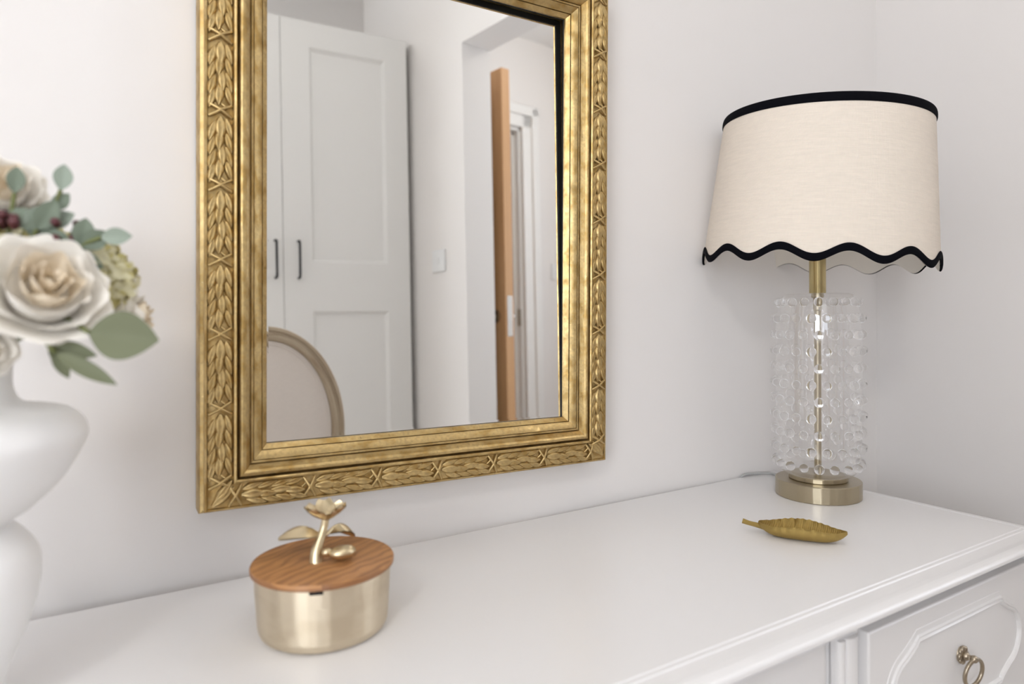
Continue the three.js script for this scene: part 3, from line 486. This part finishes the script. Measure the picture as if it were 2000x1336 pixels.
// ---------------------------------------------------------------- leaf dish
{
  const A = V3(0.738, 0, 0.212), B = V3(0.806, 0, 0.318), len = 0.108, dirv = B.clone().sub(A).normalize();
  const g = thing('leaf_dish', 'small gold leaf-shaped trinket dish lying before the lamp', 'dish', [0.738 + dirv.x * 0.018, TOPY, 0.212 + dirv.z * 0.018], Math.atan2(-dirv.z, dirv.x));
  const half = (u) => 0.0004 + 0.0272 * Math.pow(Math.max(0, 1 - Math.pow(Math.abs(2 * Math.pow(u, 0.9) - 1), 2.3)), 0.85);
  const surf = (top) => (uu, vv) => {
    const u = uu, c = (top ? vv : 1 - vv) * 2 - 1, notch = c < 0 ? Math.max(0, 1 - Math.abs(u - 0.42) / 0.02) * 0.10 + Math.max(0, 1 - Math.abs(u - 0.68) / 0.02) * 0.08 : 0, jag = 0.03 * Math.sin(u * 62) * Math.abs(c) ** 6;
    const h = half(u) * (1 - (notch + jag) * Math.abs(c) ** 4), ends = 0.0125 * Math.pow(Math.abs(u - 0.5) * 2, 5);
    const cup = (0.0175 + (top ? 0.0004 * Math.sin(u * 90) : 0)) * Math.pow(Math.abs(c), 3) * Math.pow(Math.max(0, Math.sin(Math.PI * u)), 0.55), vein = top ? 0.0009 * Math.sin((u * 276) - Math.abs(c) * 16) * Math.min(1, Math.abs(c) * 3) * (Math.abs(c) < 0.93 ? 1 : 0) : 0;
    const mid = top ? 0.0008 * Math.exp(-c * c * 160) : 0;
    return [len * u, Math.max(0.0003, cup + ends + (top ? 0.0026 : 0.0004)) + vein + mid, c * h * (1 - 0.18 * Math.abs(c) ** 5)];
  };
  const rim = grid(1, 1, () => [0, 0, 0]);
  const t = grid(420, 28, surf(true)), b = grid(80, 30, surf(false));
  const side = (c0) => grid(100, 1, (u, v) => surf(v > 0.5)(u, (v > 0.5) === (c0 > 0) ? 1 : 0));
  const flip = (q) => { const i = q.index.array; for (let k = 0; k < i.length; k += 3) { const s = i[k]; i[k] = i[k + 1]; i[k + 1] = s; } q.computeVertexNormals(); return q; };
  M.leafGold.side = THREE.DoubleSide;
  mesh('dish_bowl', mergeGeometries([flip(t), flip(b), side(1), side(-1)]), M.leafGold, g);
  mesh('leaf_stalk', taperTube([[0.012, 0.0085, 0], [0, 0.0105, 0], [-0.012, 0.0125, 0.001], [-0.020, 0.0145, 0.0015]], [0.0042, 0.0034, 0.0030, 0.0034], 16, 10), M.leafGold, g);
}

// ---------------------------------------------------------------- vase and flowers
const VX = -0.105, VZ = 0.206;
{
  const v = thing('vase', 'white double-bulbed ceramic vase holding the cream roses', 'vase', [VX, TOPY, VZ]);
  const p = smooth([[0.0, 0.0], [0.028, 0.0], [0.0305, 0.006], [0.0344, 0.0287], [0.0442, 0.0537], [0.0526, 0.0765], [0.0569, 0.103], [0.0548, 0.1219], [0.0437, 0.1378], [0.0375, 0.1430], [0.0503, 0.1521], [0.0705, 0.171], [0.0863, 0.1974], [0.0889, 0.2125], [0.078, 0.2264], [0.050, 0.2325], [0.0415, 0.2426], [0.0405, 0.258], [0.0425, 0.2727]], 90);
  mesh('vase_body', new THREE.LatheGeometry([...p.map(([r, y]) => new THREE.Vector2(Math.max(0, r), y)), new THREE.Vector2(0.0405, 0.2735), new THREE.Vector2(0.0385, 0.2725), new THREE.Vector2(0.037, 0.255), new THREE.Vector2(0.037, 0.235)], 72), M.ceramic, v);
}
const camP = camera.position.clone();
function orient(g, pos, axis, spin = 0) { // local +y along axis
  g.position.copy(pos); g.quaternion.setFromUnitVectors(V3(0, 1, 0), axis.clone().normalize()); g.rotateY(spin); return g;
}
const VTOP = V3(VX, TOPY + 0.262, VZ);
function rose(label, pos, axis, R, spin) {
  const g = thing('rose', label, 'rose', [0, 0, 0], 0, 'cream roses in the vase'); orient(g, pos, axis, spin);
  const petal = (a, hw, r0, rTop, h, flare, lift, mat) => {
    const f = (u, v) => {
      const c = u * 2 - 1, w = hw * Math.pow(Math.sin(Math.PI * (0.20 + 0.68 * v)), 0.55) * (1 - 0.22 * Math.pow(v, 6)), an = a + c * w;
      const r = r0 + (rTop - r0) * Math.pow(Math.sin(v * Math.PI / 2), 0.8) + flare * Math.pow(v, 4), y = lift + h * v - flare * 0.75 * Math.pow(v, 5) - 0.12 * h * c * c * v;
      const ru = Math.pow(v, 3) * R * 0.05 * Math.sin(c * 4 + a * 5) , r2 = r + ru * 0.8 + R * 0.03 * Math.sin(a * 3) * v;
      return [r2 * Math.cos(an), y + ru, r2 * Math.sin(an)];
    };
    mesh('petal', grid(16, 14, f), mat, g);
  };
  const whorls = [[3, 0.08, 0.15, 0.72, 0.0, 0.16, 1.5, M.petalPeach], [3, 0.12, 0.28, 0.80, 0.0, 0.08, 1.5, M.petalPeach], [4, 0.20, 0.44, 0.84, 0.0, 0.0, 1.2, M.petalPeach], [4, 0.30, 0.62, 0.86, 0.03, -0.06, 1.15, M.petal], [4, 0.38, 0.78, 0.80, 0.08, -0.12, 1.15, M.petal], [5, 0.42, 0.88, 0.66, 0.16, -0.16, 0.95, M.petal]];
  whorls.forEach(([n, r0, rT, h, fl, li, hw, mat], k) => { for (let i = 0; i < n; i++) petal(i / n * 2 * Math.PI + k * 0.9 + rr(-0.1, 0.1), hw * rr(0.92, 1.05), r0 * R, rT * R * rr(0.96, 1.04), h * R * rr(0.94, 1.06), fl * R, li * R, mat); });
  mesh('calyx', new THREE.LatheGeometry([[0.0, -0.2], [0.2, -0.19], [0.38, -0.1], [0.5, 0.05], [0.56, 0.25], [0.58, 0.42], [0.45, 0.3], [0.2, 0.2], [0.0, 0.2]].map(([a, b]) => new THREE.Vector2(a * R, b * R)), 24), M.petal, g);
  mesh('rose_heart', tr(new THREE.SphereGeometry(0.13 * R, 12, 10).scale(1, 2.4, 1), 0, 0.32 * R, 0), M.petalPeach, g);
  // stem, in world space, into the vase mouth
  g.updateMatrixWorld(); const inv = g.matrixWorld.clone().invert(), loc = (q) => q.applyMatrix4(inv).toArray();
  const base = V3(0, -0.1 * R, 0).applyMatrix4(g.matrixWorld), mid = base.clone().lerp(VTOP, 0.5).addScaledVector(axis.clone().normalize(), -0.02);
  mesh('stem', tube([loc(base.clone()), loc(mid), loc(V3(VX + (pos.x - VX) * 0.15, TOPY + 0.20, VZ + (pos.z - VZ) * 0.15))], 0.0022, 16, 6), M.stemGreen, g);
  return g;
}
const toCam = (p, dx = 0, dy = 0, dz = 0) => camP.clone().sub(p).normalize().add(V3(dx, dy, dz));
{
  let p = V3(-0.041, 1.092, 0.268); rose('large open cream rose with a peach heart facing out of the vase', p, toCam(p, 0.20, 0.55, 0), 0.040, 0.3);
  p = V3(-0.072, 1.168, 0.216); rose('cream rose rising at the top of the bouquet', p, toCam(p, 0.1, 0.8, 0), 0.031, 1.1);
  p = V3(-0.150, 1.10, 0.262); rose('cream rose on the far left side of the bouquet', p, toCam(p, -0.9, 0.4, 0), 0.036, 0.7);
  p = V3(-0.118, 1.14, 0.150); rose('cream rose at the back of the bouquet facing the wall', p, V3(-0.2, 0.6, -1), 0.034, 0.2);
  p = V3(-0.082, 1.060, 0.252); rose('small cream rose drooping over the rim of the vase', p, toCam(p, 0.1, -0.25, 0), 0.024, 0.5);
  p = V3(0.008, 1.076, 0.232); rose('small peach-tinted rose low on the right of the bouquet', p, V3(1, 0.15, 0.25), 0.024, 0.9);
}
// hydrangea heads: many tiny florets on a dome
function hydrangea(label, pos, R, n, mats) {
  const g = thing('hydrangea', label, 'hydrangea', pos.toArray(), 0, 'green hydrangea heads in the vase');
  const flo = (s) => { const q = []; for (let k = 0; k < 4; k++) { const pe = grid(3, 3, (u, v) => { const c = u * 2 - 1; return [s * v, 0.25 * s * v * v, c * s * 0.42 * Math.sin(Math.PI * (0.15 + 0.7 * v))]; }); pe.rotateY(k * Math.PI / 2); q.push(pe); } return mergeGeometries(q); };
  const base = flo(R * 0.24), sets = mats.map(() => []);
  for (let i = 0; i < n; i++) {
    const y = 1 - 1.55 * (i + 0.5) / n, r = Math.sqrt(Math.max(0, 1 - y * y)), a = i * 2.39996, d = V3(r * Math.cos(a), y, r * Math.sin(a)), rad = R * rr(0.86, 1.06);
    const q = base.clone(); q.scale(rr(0.8, 1.15), 1, rr(0.8, 1.15)); q.applyQuaternion(new THREE.Quaternion().setFromUnitVectors(V3(0, 1, 0), d.clone().add(V3(rr(-0.3, 0.3), rr(-0.3, 0.3), rr(-0.3, 0.3))).normalize())); q.translate(d.x * rad, d.y * rad, d.z * rad); sets[i % mats.length].push(q);
  }
  sets.forEach((s, i) => { const m = mesh('florets', mergeGeometries(s), mats[i], g); m.userData.kind = 'stuff'; });
  mesh('flower_core', new THREE.SphereGeometry(R * 0.72, 18, 12), M.stemGreen, g);
  mesh('stem', tube([[0, -R * 0.5, 0], [(VX - pos.x) * 0.5, (VTOP.y - pos.y) * 0.55, (VZ - pos.z) * 0.5], [(VX - pos.x) * 0.85, TOPY + 0.20 - pos.y, (VZ - pos.z) * 0.85]], 0.0025, 16, 6), M.stemGreen, g);
  return g;
}
hydrangea('yellow-green hydrangea head on the right of the large rose', V3(-0.020, 1.103, 0.224), 0.037, 150, [M.hyd, M.hydPale]);
hydrangea('pale green hydrangea head on the left of the large rose', V3(-0.088, 1.112, 0.240), 0.034, 130, [M.hydPale, M.hyd]);
hydrangea('pale green hydrangea head at the back of the bouquet', V3(-0.060, 1.128, 0.165), 0.034, 70, [M.hyd, M.hydPale]);
// leafy sprigs
const leafGeo = (len, wid, bend, fold = 0.25) => grid(8, 12, (u, v) => { const c = u * 2 - 1, half = wid * 0.5 * Math.pow(Math.sin(Math.PI * Math.min(0.995, 0.02 + 0.98 * v)), 0.8); return [c * half, len * v, -bend * v * v * len + fold * Math.abs(c) * half]; });
function sprig(name, label, category, pts, leaves, mats, stemR = 0.0016) {
  const g = thing(name, label, category, pts[0], 0, 'greenery in the vase'), o = V3(...pts[0]), L = pts.map((q) => [q[0] - o.x, q[1] - o.y, q[2] - o.z]);
  mesh('stem', tube(L, stemR, 24, 6), M.stemGreen, g);
  const c = new THREE.CatmullRomCurve3(L.map((q) => V3(...q)));
  for (const [t, len, wid, d, mi, bend] of leaves) {
    const m = mesh('leaf', leafGeo(len, wid, bend ?? 0.2), mats[mi ?? 0], g); m.position.copy(c.getPointAt(t));
    const y = V3(...d).normalize(), zc = camP.clone().sub(o).normalize(), x = y.clone().cross(zc).normalize(), z = x.clone().cross(y);
    m.quaternion.setFromRotationMatrix(new THREE.Matrix4().makeBasis(x, y, z));
  }
  return g;
}
const mouth = [VX + 0.012, TOPY + 0.255, VZ + 0.012];
sprig('eucalyptus_sprig', 'grey-green eucalyptus sprig upright above the large rose', 'eucalyptus', [mouth, [-0.055, 1.10, 0.235], [-0.040, 1.145, 0.243], [-0.030, 1.172, 0.247]],
  [[1, 0.020, 0.013, [0.15, 1, 0], 1], [0.82, 0.02, 0.013, [1, 0.5, 0.4], 1], [0.82, 0.022, 0.014, [-1, 0.25, -0.3], 1], [0.66, 0.022, 0.014, [1, 0.15, 0.5], 0], [0.66, 0.022, 0.014, [-1, 0.1, -0.4], 1], [0.9, 0.016, 0.011, [0.8, 0.9, 0.3], 0], [0.75, 0.018, 0.012, [-0.5, 1, 0], 1]], [M.euc, M.eucPale]);
sprig('eucalyptus_sprig', 'grey-green eucalyptus sprig leaning left beside the top rose', 'eucalyptus', [mouth, [-0.07, 1.10, 0.232], [-0.062, 1.14, 0.240], [-0.058, 1.168, 0.244]],
  [[1, 0.020, 0.012, [0.1, 1, 0], 0], [0.85, 0.02, 0.013, [1, 0.3, 0.3], 1], [0.85, 0.02, 0.013, [-1, 0.3, -0.3], 0], [0.7, 0.022, 0.014, [1, -0.1, 0.4], 1], [0.7, 0.022, 0.014, [-1, 0, -0.4], 0]], [M.euc, M.eucPale]);
sprig('eucalyptus_sprig', 'grey-green eucalyptus sprig bending over the green hydrangea', 'eucalyptus', [mouth, [-0.05, 1.095, 0.238], [-0.022, 1.128, 0.255], [-0.005, 1.137, 0.262]],
  [[1, 0.02, 0.013, [1, 0.1, 0.3], 1], [0.86, 0.02, 0.014, [0.4, 1, 0], 0], [0.86, 0.024, 0.016, [0.5, -0.9, 0.2], 0], [0.7, 0.022, 0.014, [-0.5, 0.9, 0], 1], [0.72, 0.022, 0.015, [0.9, -0.4, 0.4], 1]], [M.euc, M.eucPale]);
sprig('broad_leaf_sprig', 'broad dark green leaf pointing right below the hydrangea', 'leaf', [mouth, [-0.066, 1.078, 0.232], [-0.034, 1.080, 0.262], [-0.012, 1.068, 0.298]], [[1, 0.046, 0.034, [1, -0.14, 0.55], 0, 0.05], [0.7, 0.028, 0.014, [0.9, -0.35, 0.5], 0]], [M.bigLeaf], 0.0018);
sprig('fern_sprig', 'narrow toothed green leaf hanging below the large rose', 'leaf', [mouth, [-0.070, 1.070, 0.235], [-0.044, 1.066, 0.268], [-0.032, 1.054, 0.292]], [[1, 0.045, 0.011, [1, -0.62, 0.45], 0, 0], [0.9, 0.022, 0.011, [0.8, -0.9, 0.3], 0], [0.9, 0.03, 0.012, [1, -0.25, 0.5], 0], [0.95, 0.022, 0.009, [0.5, -1, 0.2], 0], [1, 0.03, 0.008, [1, -0.45, 0.45], 0]], [M.bigLeaf], 0.0016);
sprig('eucalyptus_sprig', 'dark eucalyptus sprig filling the gap between the two cream roses', 'eucalyptus', [mouth, [-0.066, 1.10, 0.228], [-0.052, 1.128, 0.244], [-0.044, 1.142, 0.252]],
  [[1, 0.024, 0.016, [0.5, 0.9, 0.2], 0], [1, 0.024, 0.016, [-0.7, 0.6, -0.2], 0], [0.9, 0.024, 0.016, [1, -0.1, 0.4], 0], [0.85, 0.026, 0.017, [-1, -0.1, -0.4], 1], [0.95, 0.022, 0.015, [0.1, 1, 0], 1], [0.88, 0.024, 0.015, [0.9, 0.45, 0.3], 1], [0.8, 0.024, 0.016, [0.3, 0.7, -0.6], 0]], [M.euc, M.eucPale]);
sprig('eucalyptus_sprig', 'dark eucalyptus sprig tucked between the large rose and the green hydrangea', 'eucalyptus', [mouth, [-0.055, 1.09, 0.232], [-0.030, 1.122, 0.252], [-0.018, 1.130, 0.258]],
  [[1, 0.022, 0.015, [0.9, 0.5, 0.3], 0], [1, 0.022, 0.015, [0.2, 1, 0], 0], [0.92, 0.024, 0.016, [-0.6, 0.8, 0], 0], [0.9, 0.026, 0.017, [0.9, -0.3, 0.4], 0], [0.85, 0.022, 0.014, [-0.2, 1, -0.2], 1]], [M.euc, M.eucPale]);
// dark berry clusters
function berries(label, pos, n, s) {
  const g = thing('berry_cluster', label, 'berries', pos.toArray(), 0, 'dark berries in the vase');
  for (let i = 0; i < n; i++) { const m = mesh('berry', new THREE.SphereGeometry(rr(0.0026, 0.0038), 12, 8), M.berry, g); m.position.set(rr(-s, s), rr(-s, s) * 0.8, rr(-s, s)); }
  mesh('stem', tube([[0, 0, 0], [(VX - pos.x) * 0.4, (VTOP.y - pos.y) * 0.5, (VZ - pos.z) * 0.4], [(VX - pos.x) * 0.8, TOPY + 0.22 - pos.y, (VZ - pos.z) * 0.8]], 0.0014, 12, 6), M.stemGreen, g);
}
berries('burgundy berries under the top rose', V3(-0.066, 1.150, 0.248), 10, 0.009);
berries('burgundy berries among the leaves right of the top rose', V3(-0.030, 1.142, 0.246), 9, 0.010);

renderer.render(scene, camera);
